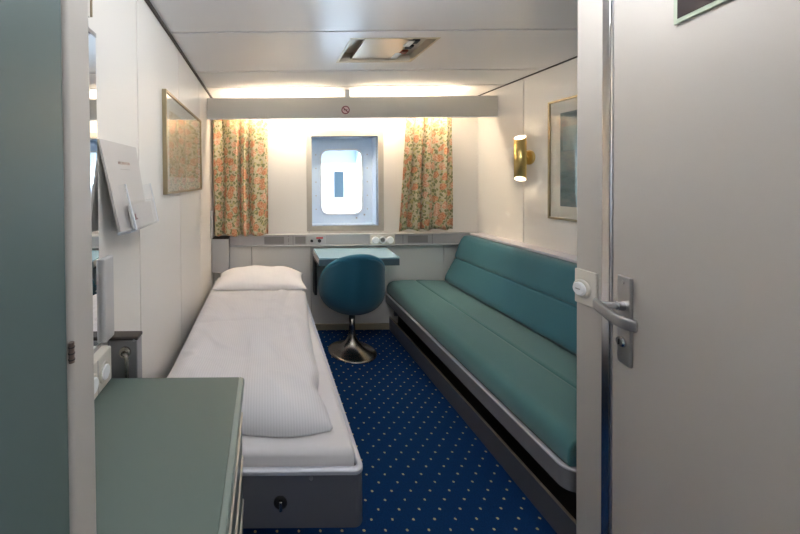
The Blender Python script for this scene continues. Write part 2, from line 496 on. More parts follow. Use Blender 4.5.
added_ceiling_lamp(.3, -.75, 1.2, .3, 3.2, 'added long ceiling lamp in the corridor, unseen behind the doorway', .06)

# ------------------------------------------------------------------ window and the ship outside
wn = thing('window_1', (.711, YB, WZ0), 'porthole window in a deep recess with the blue daylight cast in its colour above the desk', 'window', kind='structure')
fx0, fx1, fz0, fz1 = .365, 1.058, .893, 1.80
bm = B()
for a in ((fx0, WX0, fz0, fz1), (WX1, fx1, fz0, fz1), (WX0, WX1, fz0, WZ0), (WX0, WX1, WZ1, fz1)):
    box(bm, a[0], a[1], YB-.008, YB-.0005, a[2], a[3])
bmesh.ops.remove_doubles(bm, verts=bm.verts, dist=1e-5)
fr = obj('frame', bm, mat('window_frame_grey', srgb(182,178,170), .4, .2), wn)
for x, z in [(fx0+.02+i*(fx1-fx0-.04)/2, zz) for i in range(3) for zz in (fz0+.016, fz1-.016)] + [(xx, fz0+(fz1-fz0)*k) for xx in (fx0+.012, fx1-.012) for k in (.3, .5, .85)]:
    obj('screw', cyl(B(), (x, YB-.008, z), (x, YB-.0105, z), .006, n=10), M['steel_dark'], fr)
YG = 3.285
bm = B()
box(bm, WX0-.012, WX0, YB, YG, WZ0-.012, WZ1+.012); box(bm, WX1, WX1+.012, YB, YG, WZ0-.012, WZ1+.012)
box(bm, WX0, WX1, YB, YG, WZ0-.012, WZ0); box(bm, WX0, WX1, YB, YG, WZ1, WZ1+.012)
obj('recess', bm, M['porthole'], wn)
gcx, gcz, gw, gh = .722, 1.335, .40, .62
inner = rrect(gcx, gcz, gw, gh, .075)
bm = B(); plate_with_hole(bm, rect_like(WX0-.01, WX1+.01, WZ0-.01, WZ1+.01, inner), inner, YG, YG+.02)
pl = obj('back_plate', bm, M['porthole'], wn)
bm = B(); plate_with_hole(bm, rrect(gcx, gcz, gw+.008, gh+.008, .079), rrect(gcx, gcz, gw-.022, gh-.022, .066), YG-.008, YG+.012)
obj('gasket', bm, M['gasket'], wn, bevel=.003)
for i in range(5):
    for x in (gcx-gw/2-.045, gcx+gw/2+.045):
        obj('rivet', cyl(B(), (x, YG, gcz-.26+i*.13), (x, YG-.003, gcz-.26+i*.13), .006, n=10), M['greypale'], pl)
for x, z in ((gcx+.14, gcz-.345), (gcx+.215, gcz-.315)):
    obj('bolt', cyl(B(), (x, YG, z), (x, YG-.006, z), .008, n=12), M['steel_dark'], pl)
ring = rrect(gcx, gcz, gw-.02, gh-.02, .067)
bm = B()
a = [bm.verts.new((x, YG+.004, z)) for x, z in ring]; b = [bm.verts.new((x, YG+.010, z)) for x, z in ring]
bm.faces.new(a); bm.faces.new(b[::-1])
for i in range(len(ring)): bm.faces.new([a[i], a[(i+1) % len(ring)], b[(i+1) % len(ring)], b[i]])
obj('pane', bm, M['glass'], wn)

# outside
t = thing('ship_superstructure', (2.0, 6.3, -2), 'white deckhouse side outside the porthole, with one dark blue window', 'deckhouse')
obj('hull_wall', bx(.6, 6.0, 6.2, 6.4, -1.2, 2.05), M['outwhite'], t)
obj('pillar', bx(1.62, 1.86, 6.0, 6.2, -1.2, 2.05), M['outwhite'], t, bevel=.02)
obj('pillar', bx(2.0, 2.07, 6.06, 6.2, -1.2, 2.05), M['outwhite'], t, bevel=.02)
fw = obj('window_frame', bx(1.20, 1.41, 6.17, 6.2, 1.02, 1.52), M['greypale'], t)
obj('window_pane', bx(1.22, 1.39, 6.155, 6.17, 1.04, 1.50), M['outblue'], fw)
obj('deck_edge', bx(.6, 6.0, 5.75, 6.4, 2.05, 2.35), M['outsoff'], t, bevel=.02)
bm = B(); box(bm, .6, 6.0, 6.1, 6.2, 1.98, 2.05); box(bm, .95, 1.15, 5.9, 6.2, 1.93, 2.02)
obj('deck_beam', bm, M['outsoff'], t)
obj('handrail', tube(B(), [(.6, 5.9, .35), (6, 5.9, .35)], .02), M['outwhite'], t)
tag(obj('sea', bx(-30, 40, 3.6, 120, -4.2, -4), mat('sea_water', srgb(60,84,104), .12, bump=.6, bscale=2)), 'grey blue sea beyond the deckhouse', 'sea', kind='structure')

# ------------------------------------------------------------------ valance with tube lamps, sign
VY = 2.83
v = thing('valance', (.71, VY, 1.868), 'long cream light valance across the room above the curtains', 'valance')
bm = B(); box(bm, XL+.002, XR-.002, VY, VY+.018, 1.868, 2.035)
obj('front_board', bm, M['frosting'], v, bevel=.003)
obj('bottom_edge', bx(XL+.003, XR-.003, VY-.001, VY+.022, 1.862, 1.8675), M['gasket'], v)
obj('bracket', bx(.655, .695, VY+.002, YB-.002, 2.036, ZC-.004), M['greypale'], v)
s = thing('no_smoking_sign', (.672, VY, 1.94), 'small round red no-smoking sign on the valance', 'sign')
sc = (.658, VY-.0015, 1.928)
bm = B(); plate_with_hole(bm, [(sc[0]+.034*math.cos(2*PI*i/32), sc[2]+.034*math.sin(2*PI*i/32)) for i in range(32)], [(sc[0]+.026*math.cos(2*PI*i/32), sc[2]+.026*math.sin(2*PI*i/32)) for i in range(32)], VY-.0030, VY-.0005)
obj('ring', bm, M['maroon'], s)
obj('disc', lathe(B(), [(.027, 0), (.027, .001)], (sc[0], VY-.0015, sc[2]), 'y', 32), mat('sign_pink', srgb(206,180,178), .5), s)
bm = bx(-.027, .027, VY-.0036, VY-.0016, -.0035, .0035)
bmesh.ops.rotate(bm, verts=bm.verts, cent=(0,0,0), matrix=Matrix.Rotation(R(45), 3, 'Y'))
bmesh.ops.translate(bm, verts=bm.verts, vec=(sc[0], 0, sc[2]))
obj('slash', bm, M['maroon'], s)
obj('cigarette', bx(sc[0]-.016, sc[0]+.016, VY-.0028, VY-.0016, sc[2]-.003, sc[2]+.004), M['dark'], s)

TUBE = emis('warm_tube', (1, .82, .60, 1), 36)
for x0, x1, lab in ((-.32, .58, 'warm tube lamp behind the valance over the bed side'), (.74, 1.66, 'warm tube lamp behind the valance over the sofa side')):
    t = thing('tube_lamp', ((x0+x1)/2, 2.91, 1.9), lab, 'lamp')
    obj('batten', bx(x0, x1, VY+.018, VY+.05, 1.985, 2.025), M['greypale'], t)
    obj('tube', cyl(B(), (x0+.03, 2.905, 2.003), (x1-.03, 2.905, 2.003), .013, n=12), TUBE, t)
    for xx in (x0, x1-.03): obj('socket', bx(xx, xx+.03, VY+.05, 2.92, 1.98, 2.019), M['gasket'], t)

# ------------------------------------------------------------------ curtains
def curtain(xt0, xt1, xb0, xb1, zb, pleats, phase, label, seed):
    nx, nz = 150, 34
    zt = 1.985
    bm = B(); uvl = bm.loops.layers.uv.new('UVMap')
    rows = []
    for j in range(nz+1):
        v_ = j/nz; z = zt+(zb-zt)*v_
        row = []; arc = 0; prev = None
        for i in range(nx+1):
            u = i/nx
            uu = u + .05*math.sin(2*PI*u*1.7+seed) + .012*math.sin(5*v_+seed+9*u)
            x0 = xt0+(xb0-xt0)*v_; x1 = xt1+(xb1-xt1)*v_
            x = x0+(x1-x0)*u
            amp = (.040+.020*v_)*(.70+.30*math.sin(3.1*u+seed))
            y = 3.018-amp*1.5*abs(math.sin(PI*pleats*uu+phase/2))**.8+.005*math.sin(2*PI*pleats*2.3*uu+seed+v_)
            zz = z + (.006*math.sin(2*PI*pleats*uu+phase+1) if j == nz else 0)
            p = Vector((x, y, zz))
            if prev is not None: arc += math.hypot(p.x-prev.x, p.y-prev.y)
            prev = p
            row.append((bm.verts.new(p), (arc*1.05+seed, z)))
        rows.append(row)
    for r0, r1 in zip(rows, rows[1:]):
        for i in range(nx):
            q = [r0[i], r0[i+1], r1[i+1], r1[i]]
            f = bm.faces.new([k[0] for k in q])
            for lp, k in zip(f.loops, q): lp[uvl].uv = k[1]
    o = obj('curtain', bm, M['floral'], smooth=True, solid=.002)
    return tag(o, label, 'curtain')
curtain(-.455, .02, -.455, .015, .885, 4.2, .4, 'floral curtain on the left of the porthole, above the bed head', .3)
curtain(1.215, 1.625, 1.13, 1.625, .915, 3.9, 2.0, 'floral curtain on the right of the porthole, above the sofa end', 1.9)
t = thing('curtain_rail', (.7, 2.99, 1.985), 'white curtain rail behind the valance', 'curtain rail')
obj('rail', bx(XL+.002, XR-.002, 2.985, 3.005, 1.985, 1.997), M['gasket'], t)
for x in (-.3, .7, 1.7): obj('bracket', bx(x-.01, x+.01, 2.99, YB-.0005, 1.997, 2.005), M['gasket'], t)

# ------------------------------------------------------------------ trunking along the back wall
ZT0, ZT1, YT = .768, .874, 3.045
t = thing('cable_trunking', (.7, YB, ZT0), 'grey cable trunking ledge along the end wall under the porthole', 'trunking')
obj('duct', bx(-.325, XR-.02, YT, YB-.0005, ZT0+.012, ZT1-.008), mat('trunking_grey', srgb(176,174,176), .4), t, bevel=.003)
obj('top_ledge', bx(-.325, XR-.02, YT-.006, YB-.0005, ZT1-.0075, ZT1), M['greypale'], t, bevel=.002)
obj('bottom_lip', bx(-.325, XR-.02, YT-.012, YB-.0005, ZT0, ZT0+.0115), M['greypale'], t, bevel=.003)
for x0, x1 in ((-.02, .155), (.255, .345), (1.255, 1.43)):
    obj('vent_grille', bx(x0, x1, YT-.004, YT+.001, ZT0+.024, ZT1-.018), M['grille'], t)
for x in (.195, .235, 1.21, 1.47): obj('cover_joint', bx(x-.001, x+.001, YT-.0015, YT+.001, ZT0+.013, ZT1-.009), M['dark'], t)
for x, z in ((.195, ZT0+.03), (.195, ZT1-.025), (1.505, ZT0+.05)):
    obj('screw', cyl(B(), (x, YT, z), (x, YT-.003, z), .005, n=10), M['steel_dark'], t)
# control plate
t = thing('radio_control_plate', (.44, YT, ZT0+.02), 'small grey control plate with black knobs and red label, left of the desk', 'control plate')
obj('plate', bx(.352, .525, YT-.008, YT-.0005, ZT0+.014, ZT1-.010), M['greypale'], t, bevel=.002)
for x, r in ((.40, .012), (.468, .015)):
    obj('knob', lathe(B(), [(r, 0), (r, -.012), (r*.8, -.016)], (x, YT-.008, ZT0+.05), 'y', 20), M['black'], t, label='black control knob')
obj('red_label', bx(.440, .500, YT-.0095, YT-.0075, ZT0+.068, ZT0+.082), M['red'], t, label='red printed label')
# three-gang socket plate
t = thing('socket_plate', (1.015, YT, ZT0+.01), 'white triple plate of round switches and a socket, right above the desk', 'socket')
obj('plate', bx(.915, 1.135, YT-.012, YT-.0005, ZT0+.004, ZT1-.008), M['cream'], t, bevel=.004)
for x in (.962, 1.09):
    obj('switch', lathe(B(), [(.032, 0), (.032, -.006), (.026, -.012)], (x, YT-.012, ZT0+.052), 'y', 32), M['gasket'], t, smooth=False)
so = obj('socket', lathe(B(), [(.032, 0), (.032, -.006), (.025, -.007), (.022, -.0015)], (1.026, YT-.012, ZT0+.052), 'y', 32), M['gasket'], t)
obj('socket_well', lathe(B(), [(.0195, 0), (.0195, -.0045)], (1.026, YT-.012, ZT0+.052), 'y', 24), M['steel_dark'], so)
for d in (-.009, .009): obj('pin_hole', cyl(B(), (1.026+d, YT-.0165, ZT0+.052), (1.026+d, YT-.018, ZT0+.052), .003, n=8), M['black'], so)

# ------------------------------------------------------------------ desk
t = thing('desk', (.72, YB, .69), 'small wall desk under the porthole, top coloured with the blue window reflection', 'desk')
dk = [(.405, 2.655), (1.030, 2.655), (1.062, 3.038), (.415, 3.038)]
def prism(bm, pts, z0, z1):
    a = [bm.verts.new((x, y, z0)) for x, y in pts]; b = [bm.verts.new((x, y, z1)) for x, y in pts]
    n = len(pts)
    for i in range(n): bm.faces.new([a[i], a[(i+1)%n], b[(i+1)%n], b[i]])
    bm.faces.new(a[::-1]); bm.faces.new(b)
    return bm
obj('desktop', prism(B(), dk, .738, .752), M['desk'], t, bevel=.003)
obj('front_fascia', bx(.405, 1.030, 2.657, 2.677, .688, .7375), M['deskedge'], t, bevel=.002)
obj('side_apron', bx(.41, .428, 2.678, 3.03, .69, .7375), M['greypale'], t)
obj('side_apron', bx(1.02, 1.036, 2.678, 3.03, .69, .7375), M['greypale'], t)
bm = B(); box(bm, .415, .437, 2.99, YB-.0005, .35, .6895); box(bm, .415, .437, 2.75, 2.99, .66, .6895)
obj('bracket', bm, M['black'], t, label='black folding bracket')

# ------------------------------------------------------------------ chair
def chair():
    cx, cy = .668, 2.70
    t = thing('swivel_chair', (cx, cy, 0), 'petrol blue upholstered tulip swivel chair at the desk', 'chair', rz=R(2))
    prof = [(.188, 0), (.189, .004), (.183, .009), (.165, .016), (.125, .030), (.085, .050), (.052, .082), (.034, .118), (.026, .155), (.0235, .20), (.0235, .306)]
    bm = lathe(B(), prof, (0, 0, 0)); obj('pedestal', bm, M['chrome'], t, smooth=True, local=True)
    zb = .303
    nphi, nt = 64, 22
    def pt(phi, k, inset=0):
        c = math.cos(phi)
        zr = .53+(.275*c**.75 if c > 0 else -.05*min(1, -c*1.6))
        zz = zb+(zr-zb)*k
        h = min(1, (zz-zb)/.19)
        r = (.255-inset)*math.sqrt(max(0, 1-(1-h)**2))**.9
        lean = max(0, zz-.45)
        x = r*math.sin(phi)*(1+.03*(1-k)); y = -r*c*.92 - lean*.12*max(0, c) + .02
        return Vector((x, y, zz))
    bm = B(); rings = []
    for j in range(nt+1):
        k = (j/nt)**1.5
        rings.append([bm.verts.new(pt(2*PI*i/nphi, k)) for i in range(nphi)] if j else None)
    cen = bm.verts.new((0, .02, zb))
    # inner skin
    T = .032
    inn = []
    for j in range(nt+1):
        k = (j/nt)**1.5
        if j < 2: inn.append(None); continue
        row = []
        for i in range(nphi):
            p = pt(2*PI*i/nphi, k); q = Vector((0, .02, p.z))
            d = q-p
            f = min(.9, T/max(d.length, 1e-4))
            p2 = p + d*f; p2.z = max(p.z, zb+.03) if j < nt else p.z
            row.append(bm.verts.new(p2))
        inn.append(row)
    for i in range(nphi):
        j2 = (i+1) % nphi
        bm.faces.new([cen, rings[1][j2], rings[1][i]])
        for j in range(1, nt): bm.faces.new([rings[j][i], rings[j][j2], rings[j+1][j2], rings[j+1][i]])
        for j in range(2, nt): bm.faces.new([inn[j][j2], inn[j][i], inn[j+1][i], inn[j+1][j2]])
        bm.faces.new([rings[nt][i], rings[nt][j2], inn[nt][j2], inn[nt][i]])
    bm.faces.new(inn[2])
    obj('shell', bm, M['chairblue'], t, smooth=True, local=True)
    rim = []
    for i in range(nphi):
        p = pt(2*PI*i/nphi, 1); d = Vector((0, .02, p.z))-p
        rim.append(p+d.normalized()*T*.5)
    obj('rim_highlight', tube(B(), rim, .018, 10, True), M['chairrim'], t, smooth=True, local=True)  # shell edge with its highlight put into a lighter colour
    bm = lathe(B(), [(.10, .40), (.19, .425), (.215, .44), (.215, .465), (.19, .485), (.10, .49)], (0, .02, 0))
    obj('seat_cushion', bm, M['chairblue'], t, smooth=True, local=True)
chair()

# ------------------------------------------------------------------ bed
BX0, BX1, BY0, BY1 = -.44, .284, 1.01, 2.965
def arc(cx, cy, r, a0, a1, n=8): return [(cx+r*math.cos(R(a0+(a1-a0)*i/n)), cy+r*math.sin(R(a0+(a1-a0)*i/n))) for i in range(n+1)]
t = thing('single_bed', ((BX0+BX1)/2, (BY0+BY1)/2, .33), 'wall-hung grey metal bed frame with a charcoal foot panel', 'bed')
path = [(BX0, BY1)] + arc(BX0+.03, BY0+.03, .03, 180, 270) + arc(BX1-.03, BY0+.03, .03, 270, 360) + [(BX1, BY1)]
obj('side_panels', sweep(B(), path, [(0, .323), (.016, .323), (.016, .482), (0, .482)]), M['greydark'], t, smooth=False, bevel=.002, angle=50)
obj('top_rim', sweep(B(), path, [(-.002, .4822), (.0175, .4822), (.0175, .492), (.013, .499), (.004, .499), (-.002, .494)]), mat('rim_silver', srgb(200,202,210), .4, .35), t, smooth=False, bevel=.002, angle=50)
obj('bottom_board', bx(BX0+.02, BX1-.02, BY0+.02, BY1, .330, .357), M['greydark'], t)
obj('head_panel', bx(BX0+.02, BX1-.02, BY1-.02, BY1, .357, .482), M['greydark'], t)
lx, lz = .034, .402
la = obj('latch', lathe(B(), [(.020, 0), (.020, -.003), (.016, -.005)], (lx, BY0, lz), 'y', 24), M['black'], t, label='dark round latch')
obj('latch_tongue', bx(lx-.005, lx+.005, BY0-.014, BY0-.004, lz-.018, lz+.012), M['chrome'], la, bevel=.002)
bm = B()
obj('screw', cyl(B(), (.125, BY0, .474), (.125, BY0-.003, .474), .006, n=12), M['steel_dark'], t)
obj('wall_mount', bx(XL+.0005, BX0-.0005, 1.3, 2.8, .36, .40), M['greydark'], t)

bm = bx(BX0+.020, BX1-.019, BY0+.024, BY1-.024, .358, .537)
o = obj('mattress', bm, M['sheet'], bevel=.020, seg=4); tag(o, 'white sheeted mattress in the grey bed frame', 'mattress')

# duvet
def duvet():
    x0, x1, y0, y1, zb = -.408, .212, 1.10, 2.47, .5375
    nx, ny = 90, 150
    bm = B(); top = []; bot = []
    def edge(u): return (max(0, 1-abs(u)**5))**.5
    for j in range(ny+1):
        vv = 2*j/ny-1; tr, br = [], []
        for i in range(nx+1):
            u = 2*i/nx-1
            su = math.copysign(abs(u)**.8, u); sv = math.copysign(abs(vv)**.8, vv)
            x = (x0+x1)/2+su*(x1-x0)/2; y = (y0+y1)/2+sv*(y1-y0)/2
            front = max(0, 1-(y-y0)/.35)
            # outline: puffed foot corner, drawn in a little further up, slack along the right side
            x += max(0, su)*(.003*math.sin(y*9.0)-.022*math.exp(-((y-1.27)/.09)**2)+.06*max(0, (y-1.6))/.8) 
            y += -.022*front*math.sin(u*3.2+.3)*(1 if vv < -.5 else .3)
            th = .060 + .085*front*math.exp(-front*.25) - .02*(max(0, y-2.2)/.4)
            e = edge(u)*edge(vv)
            w = (noise.noise(Vector((x*5, y*2.2, 1)))*.018 + noise.noise(Vector((x*14, y*4, 4)))*.009 + (.5-abs(noise.noise(Vector((x*6+y*4, y*3-x*2, 7)))))**4*.11
                 + -.012*math.sin((x-.09*math.sin(y*2.6))*46)*math.exp(-((x-.11)/.085)**2)*min(1, max(0, (y-1.2)/.4))
                 - .009*math.exp(-((y-1.86-.02*math.sin(x*7))/.012)**2) - .004*math.exp(-((x+.09)/.012)**2)
                 + .005*math.exp(-((y-1.44-.06*x)/.03)**2))
            z = zb+.012 + (th+w)*e
            if i in (0, nx) or j in (0, ny): z = zb+.012
            tr.append(bm.verts.new((x, y, z)))
            ins = .985
            br.append(None if i in (0, nx) or j in (0, ny) else bm.verts.new((x, y, zb+.001)))
        top.append(tr); bot.append(br)
    for j in range(ny+1):
        for i in range(nx+1):
            if bot[j][i] is None: bot[j][i] = top[j][i]
    for j in range(ny):
        for i in range(nx):
            bm.faces.new([top[j][i], top[j][i+1], top[j+1][i+1], top[j+1][i]])
            q = [bot[j][i], bot[j+1][i], bot[j+1][i+1], bot[j][i+1]]
            try: bm.faces.new(q)
            except ValueError: pass
    o = obj('duvet', bm, M['duvet'], smooth=True)
    tag(o, 'white striped duvet spread along the bed', 'duvet')
duvet()

def pillow():
    W, D, H = .70, .43, .135
    n, m_ = 60, 40
    bm = B(); T, Bo = [], []
    for j in range(m_+1):
        v = 2*j/m_-1; a, b = [], []
        for i in range(n+1):
            u = 2*i/n-1
            x = u*W/2*(1-.07*(1-v*v)); y = v*D/2*(1-.13*(1-u*u))
            e = ((1-abs(u)**2.6)*(1-abs(v)**2.2))**.55 if abs(u) < 1 and abs(v) < 1 else 0
            w = noise.noise(Vector((x*7, y*7, 9)))*.012+noise.noise(Vector((x*16, y*22, 3)))*.004
            zt = .03+(H-.03+w)*e*(1+.12*v)
            zb_ = .03-.03*min(1, e*1.6)
            a.append(bm.verts.new((x, y, zt)))
            b.append(a[-1] if i in (0, n) or j in (0, m_) else bm.verts.new((x, y, zb_)))
        T.append(a); Bo.append(b)
    for j in range(m_):
        for i in range(n):
            bm.faces.new([T[j][i], T[j][i+1], T[j+1][i+1], T[j+1][i]])
            try: bm.faces.new([Bo[j][i], Bo[j+1][i], Bo[j+1][i+1], Bo[j][i+1]])
            except ValueError: pass
    o = obj('pillow', bm, M['duvet'], smooth=True)
    o.location = (-.05, 2.69, .5385); o.rotation_euler = (R(0), 0, R(-1))
    tag(o, 'plump white pillow at the head of the bed', 'pillow')
pillow()

# bed end brackets on the left wall
def bracket(y0, y1, yu0, yu1, ztop, zup, xr, label, latch):
    t = thing('bed_bracket', (XL, y0, .555), label, 'bed bracket')
    obj('box_body', bx(XL+.0005, xr, y0, y1, .556, ztop-.012), M['steel_box'] if latch else M['greypale'], t, bevel=.004)
    obj('lid', bx(XL+.0005, xr+.003, y0-.003, y1, ztop-.0115, ztop), M['dark'], t, bevel=.004)
    obj('upright', bx(XL+.0005, XL+.020, yu0, yu1, ztop+.001, zup), M['greypale'], t, bevel=.006)
    if latch:
        h = obj('hook', lathe(B(), [(.017, 0), (.017, -.006), (.008, -.010)], (XL+.055, y0, .850), 'y', 20), M['chrome'], t)
        obj('hook_pin', tube(B(), [(XL+.051, y0-.012, .850), (XL+.066, y0-.022, .852), (XL+.068, y0-.024, .846), (XL+.068, y0-.024, .78)], .006), M['chrome'], h, smooth=True)
        obj('screw', cyl(B(), (XL+.082, y0, .885), (XL+.082, y0-.003, .885), .004, n=10), M['steel_dark'], t)
    else:
        for z in (.9, .955, 1.03): obj('screw', cyl(B(), (XL+.020, yu0+.02, z), (XL+.023, yu0+.02, z), .006, n=10), M['steel_dark'], t)
        obj('screw', cyl(B(), (XL+.03, y0, .60), (XL+.03, y0-.003, .60), .006, n=10), M['steel_dark'], t)
M['steel_box'] = mat('box_steel', srgb(150,150,152), .42, .6)
bracket(1.022, 1.064, .972, 1.034, .896, 1.14, XL+.090, 'steel bed-end bracket with a hook latch, beside the dresser top', True)
bracket(2.985, 3.09, 2.93, 3.085, .862, 1.10, XL+.15, 'grey bed-end bracket in the corner behind the pillow', False)

# ------------------------------------------------------------------ sofa
SY0, SY1 = 1.192, 3.085
t = thing('sofa', (1.5, 2.15, 0), 'long teal upholstered bench sofa along the right wall', 'sofa')
spath = [(1.066, SY1)] + arc(1.044+.04, SY0+.04, .04, 180, 270) + [(1.60, SY0)]
obj('front_rail', sweep(B(), spath, [(0, .252), (.020, .252), (.020, .326), (0, .326)]), M['greymetal'], t, bevel=.002, angle=50)
obj('rail_edge', sweep(B(), spath, [(-.003, .3262), (.018, .3262), (.018, .334), (.002, .336), (-.003, .333)]), mat('rail_alu', srgb(204,206,214), .35, .5), t, bevel=.0015, angle=50)
obj('seat_board', bx(1.076, 1.895, SY0+.021, SY1, .290, .3365), M['dark'], t)
obj('base_panel', bx(1.098, 1.108, SY0-.02, SY1, 0, .116), M['greydark'], t, bevel=.002)
obj('panel_edge', bx(1.097, 1.109, SY0-.02, SY1, .1163, .120), mat('panel_bronze', srgb(176,164,146), .35, .5), t)
obj('back_board', bx(1.17, 1.19, SY0-.02, SY1-.021, 0, .2895), M['black'], t)
obj('end_post', bx(1.14, 1.895, SY1-.02, SY1, .131, .2895), M['greydark'], t)
pr = [(1.069,.337),(1.064,.365),(1.068,.398),(1.083,.425),(1.115,.441),(1.20,.450),(1.31,.452),(1.326,.449),(1.333,.440),(1.340,.449),(1.358,.452),(1.50,.446),(1.62,.440),(1.64,.43),(1.64,.337)]
bm = extrude_profile(B(), pr, SY0+.005, SY1)
for v in bm.verts:
    if v.co.x < 1.3: v.co.x += .012 if v.co.y > 2 else -.010
obj('seat_cushion', bm, M['teal_seat'], t, bevel=.022, seg=4, angle=70, label='teal seat cushion with its lighting put into a greener tone')
pr = [(1.575,.448),(1.566,.47),(1.572,.50),(1.60,.555),(1.652,.646),(1.671,.658),(1.658,.672),(1.664,.70),(1.685,.76),(1.712,.82),(1.735,.848),(1.762,.858),(1.79,.856),(1.86,.846),(1.90,.83),(1.90,.448)]
obj('back_cushion', extrude_profile(B(), pr, SY0+.005, 3.03), M['teal'], t, bevel=.012, seg=3, angle=70)
obj('top_trim', bx(1.795, XR-.001, SY0, 3.03, .859, .876), mat('sofa_trim', srgb(216,212,218), .4), t, bevel=.003)

# ------------------------------------------------------------------ dresser
DX0, DX1, DY0, DY1, DZ = XL+.001, -.068, .542, .985, .793
t = thing('dresser', (-.27, .76, 0), 'low green-grey chest of drawers at the foot of the bed', 'dresser')
obj('top', bx(DX0, DX1-.014, DY0, DY1, DZ-.028, DZ), M['greenlam'], t, bevel=.002)
prf = [(DX1-.0135, DZ-.028), (DX1-.004, DZ-.028), (DX1, DZ-.022), (DX1, DZ-.009), (DX1-.003, DZ-.003), (DX1-.0135, DZ+.0005)]
obj('top_edge', extrude_profile(B(), prf, DY0, DY1), M['greenedge'], t)
obj('carcass', bx(DX0, DX1-.026, DY0, DY1-.002, .08, DZ-.0285), M['greenlam2'], t, bevel=.002)
obj('plinth', bx(DX0, DX1-.06, DY0, DY1-.01, 0, .0795), M['greydark'], t)
zz = [.700, .574, .448, .322, .09]
for zt_, zb_ in zip(zz, zz[1:]):
    d = obj('drawer', bx(DX1-.0255, DX1-.008, DY0+.004, DY1-.003, zb_+.004, zt_-.016), M['greenlam2'], t, bevel=.002)
    obj('handle', bx(DX1-.0255, DX1-.004, DY0+.004, DY1-.003, zt_-.0155, zt_-.006), mat('handle_alu', srgb(206,202,192), .3, .6), d, bevel=.003)

# ------------------------------------------------------------------ wardrobe
WXF = -.27
t = thing('wardrobe', (-.45, .35, 0), 'tall wardrobe with a green-grey door at the left edge', 'wardrobe')
bm = B()
obj('frame_post', bx(XL+.002, WXF, .470, .538, 0, ZC-.001), M['door'], t, bevel=.010, seg=4, label='pale grey end post')
obj('carcass', bx(XL+.002, WXF-.03, .085, .469, 0, ZC-.001), M['door'], t)
dr = obj('door', bx(WXF-.029, WXF-.003, .085, .466, .06, 2.06), M['greenlam2'], t, bevel=.002, label='green-grey wardrobe door')
hg = obj('hinge', cyl(B(), (WXF+.001, .469, 1.112), (WXF+.001, .469, 1.140), .0038, n=14), mat('hinge_bronze', srgb(120,104,96), .4, .5), dr)
bm = B()
for z in (1.1165, 1.125, 1.1335): cyl(bm, (WXF+.001, .469, z-.0008), (WXF+.001, .469, z+.0008), .0044, n=14)
obj('hinge_ring', bm, M['dark'], hg)

# ------------------------------------------------------------------ left wall fittings
t = thing('wall_mirror', (XL, .76, .90), 'tall frameless mirror on the left wall above the dresser', 'mirror')
obj('mirror_glass', bx(XL+.003, XL+.007, .545, .968, .905, 1.762), M['mirror'], t)
for z in (.893, 1.7625): obj('edge_strip', bx(XL+.0005, XL+.009, .545, .968, z, z+.0115), M['steel_dark'], t)
t = thing('mirror_lamp', (XL, .76, 1.80), 'slim pale lamp box above the mirror', 'lamp')
obj('lamp_body', bx(XL+.0005, XL+.034, .545, .888, 1.78, 2.0), M['trim_pale'], t, bevel=.002)
obj('edge_strip', bx(XL+.0005, XL+.036, .8885, .895, 1.785, 2.0), M['gold'], t)
t = thing('shaver_socket', (XL, .85, .78), 'cream socket box with two round knobs under the mirror', 'socket')
xs = XL+.034
obj('box_body', bx(XL+.0005, xs, .545, .978, .797, .892), M['cream'], t, bevel=.004)
for y in (.93, .865):
    bm = lathe(B(), [(.028, 0), (.028, .002), (.026, .004)], (xs, y, .842), 'x', 32)
    k = obj('knob', bm, M['cream'], t)
    obj('knob_grip', lathe(B(), [(.020, 0), (.020, .003), (.018, .005)], (xs+.004, y, .842), 'x', 24), M['gasket'], k)
bm = B()
for y in (.897,): box(bm, xs-.0005, xs+.001, y-.001, y+.001, .80, .889)
obj('plate_joint', bm, M['steel_dark'], t)

# brochure holder on the left wall, its foot standing off the wall
def tilt(y, s, off=0):
    """s: 0 at the foot, 1 at the top of the brochure; returns a point; off = out of the wall"""
    x = -.426+(-.474+.426)*s; z = 1.212+(1.482-1.212)*s
    n = Vector((.9848, 0, .1736))
    return Vector((x, y, z))+n*off
def slab(bm, y0, y1, s0, s1, o0, o1, skew=0):
    sk = skew if isinstance(skew, tuple) else (skew, skew)
    p = [tilt(y0, s0, o0), tilt(y1, s0, o0), tilt(y1+sk[1], s1, o0), tilt(y0+sk[0], s1, o0), tilt(y0, s0, o1), tilt(y1, s0, o1), tilt(y1+sk[1], s1, o1), tilt(y0+sk[0], s1, o1)]
    v = [bm.verts.new(q) for q in p]
    for f in [(0,3,2,1),(4,5,6,7),(0,1,5,4),(1,2,6,5),(2,3,7,6),(3,0,4,7)]: bm.faces.new([v[i] for i in f])
    return bm
BYa, BYb = 1.0, 1.235
t = thing('brochure_holder', (XL, 1.12, 1.2), 'clear acrylic brochure holder on the left wall', 'brochure holder')
obj('back_plate', slab(B(), BYa-.004, BYb+.03, -.02, .55, -.009, -.006), M['acrylic'], t)
obj('front_pocket', slab(B(), BYa+.06, BYb+.04, -.02, .30, .020, .0225), M['acrylic'], t)
obj('pocket_side', slab(B(), BYa+.055, BYa+.0595, -.02, .50, -.0055, .024, -.02), M['acrylic'], t)
obj('pocket_rim', slab(B(), BYa+.054, BYa+.060, -.02, .50, .0242, .028, -.02), mat('acrylic_glint', srgb(236,240,246), .2), t, label='near-white strip for the glint on the acrylic edge')  # near-white strip paints the glint along the clear pocket edge
obj('pocket_side', slab(B(), BYb+.036, BYb+.0395, -.02, .50, -.0055, .024, -.012), M['acrylic'], t)
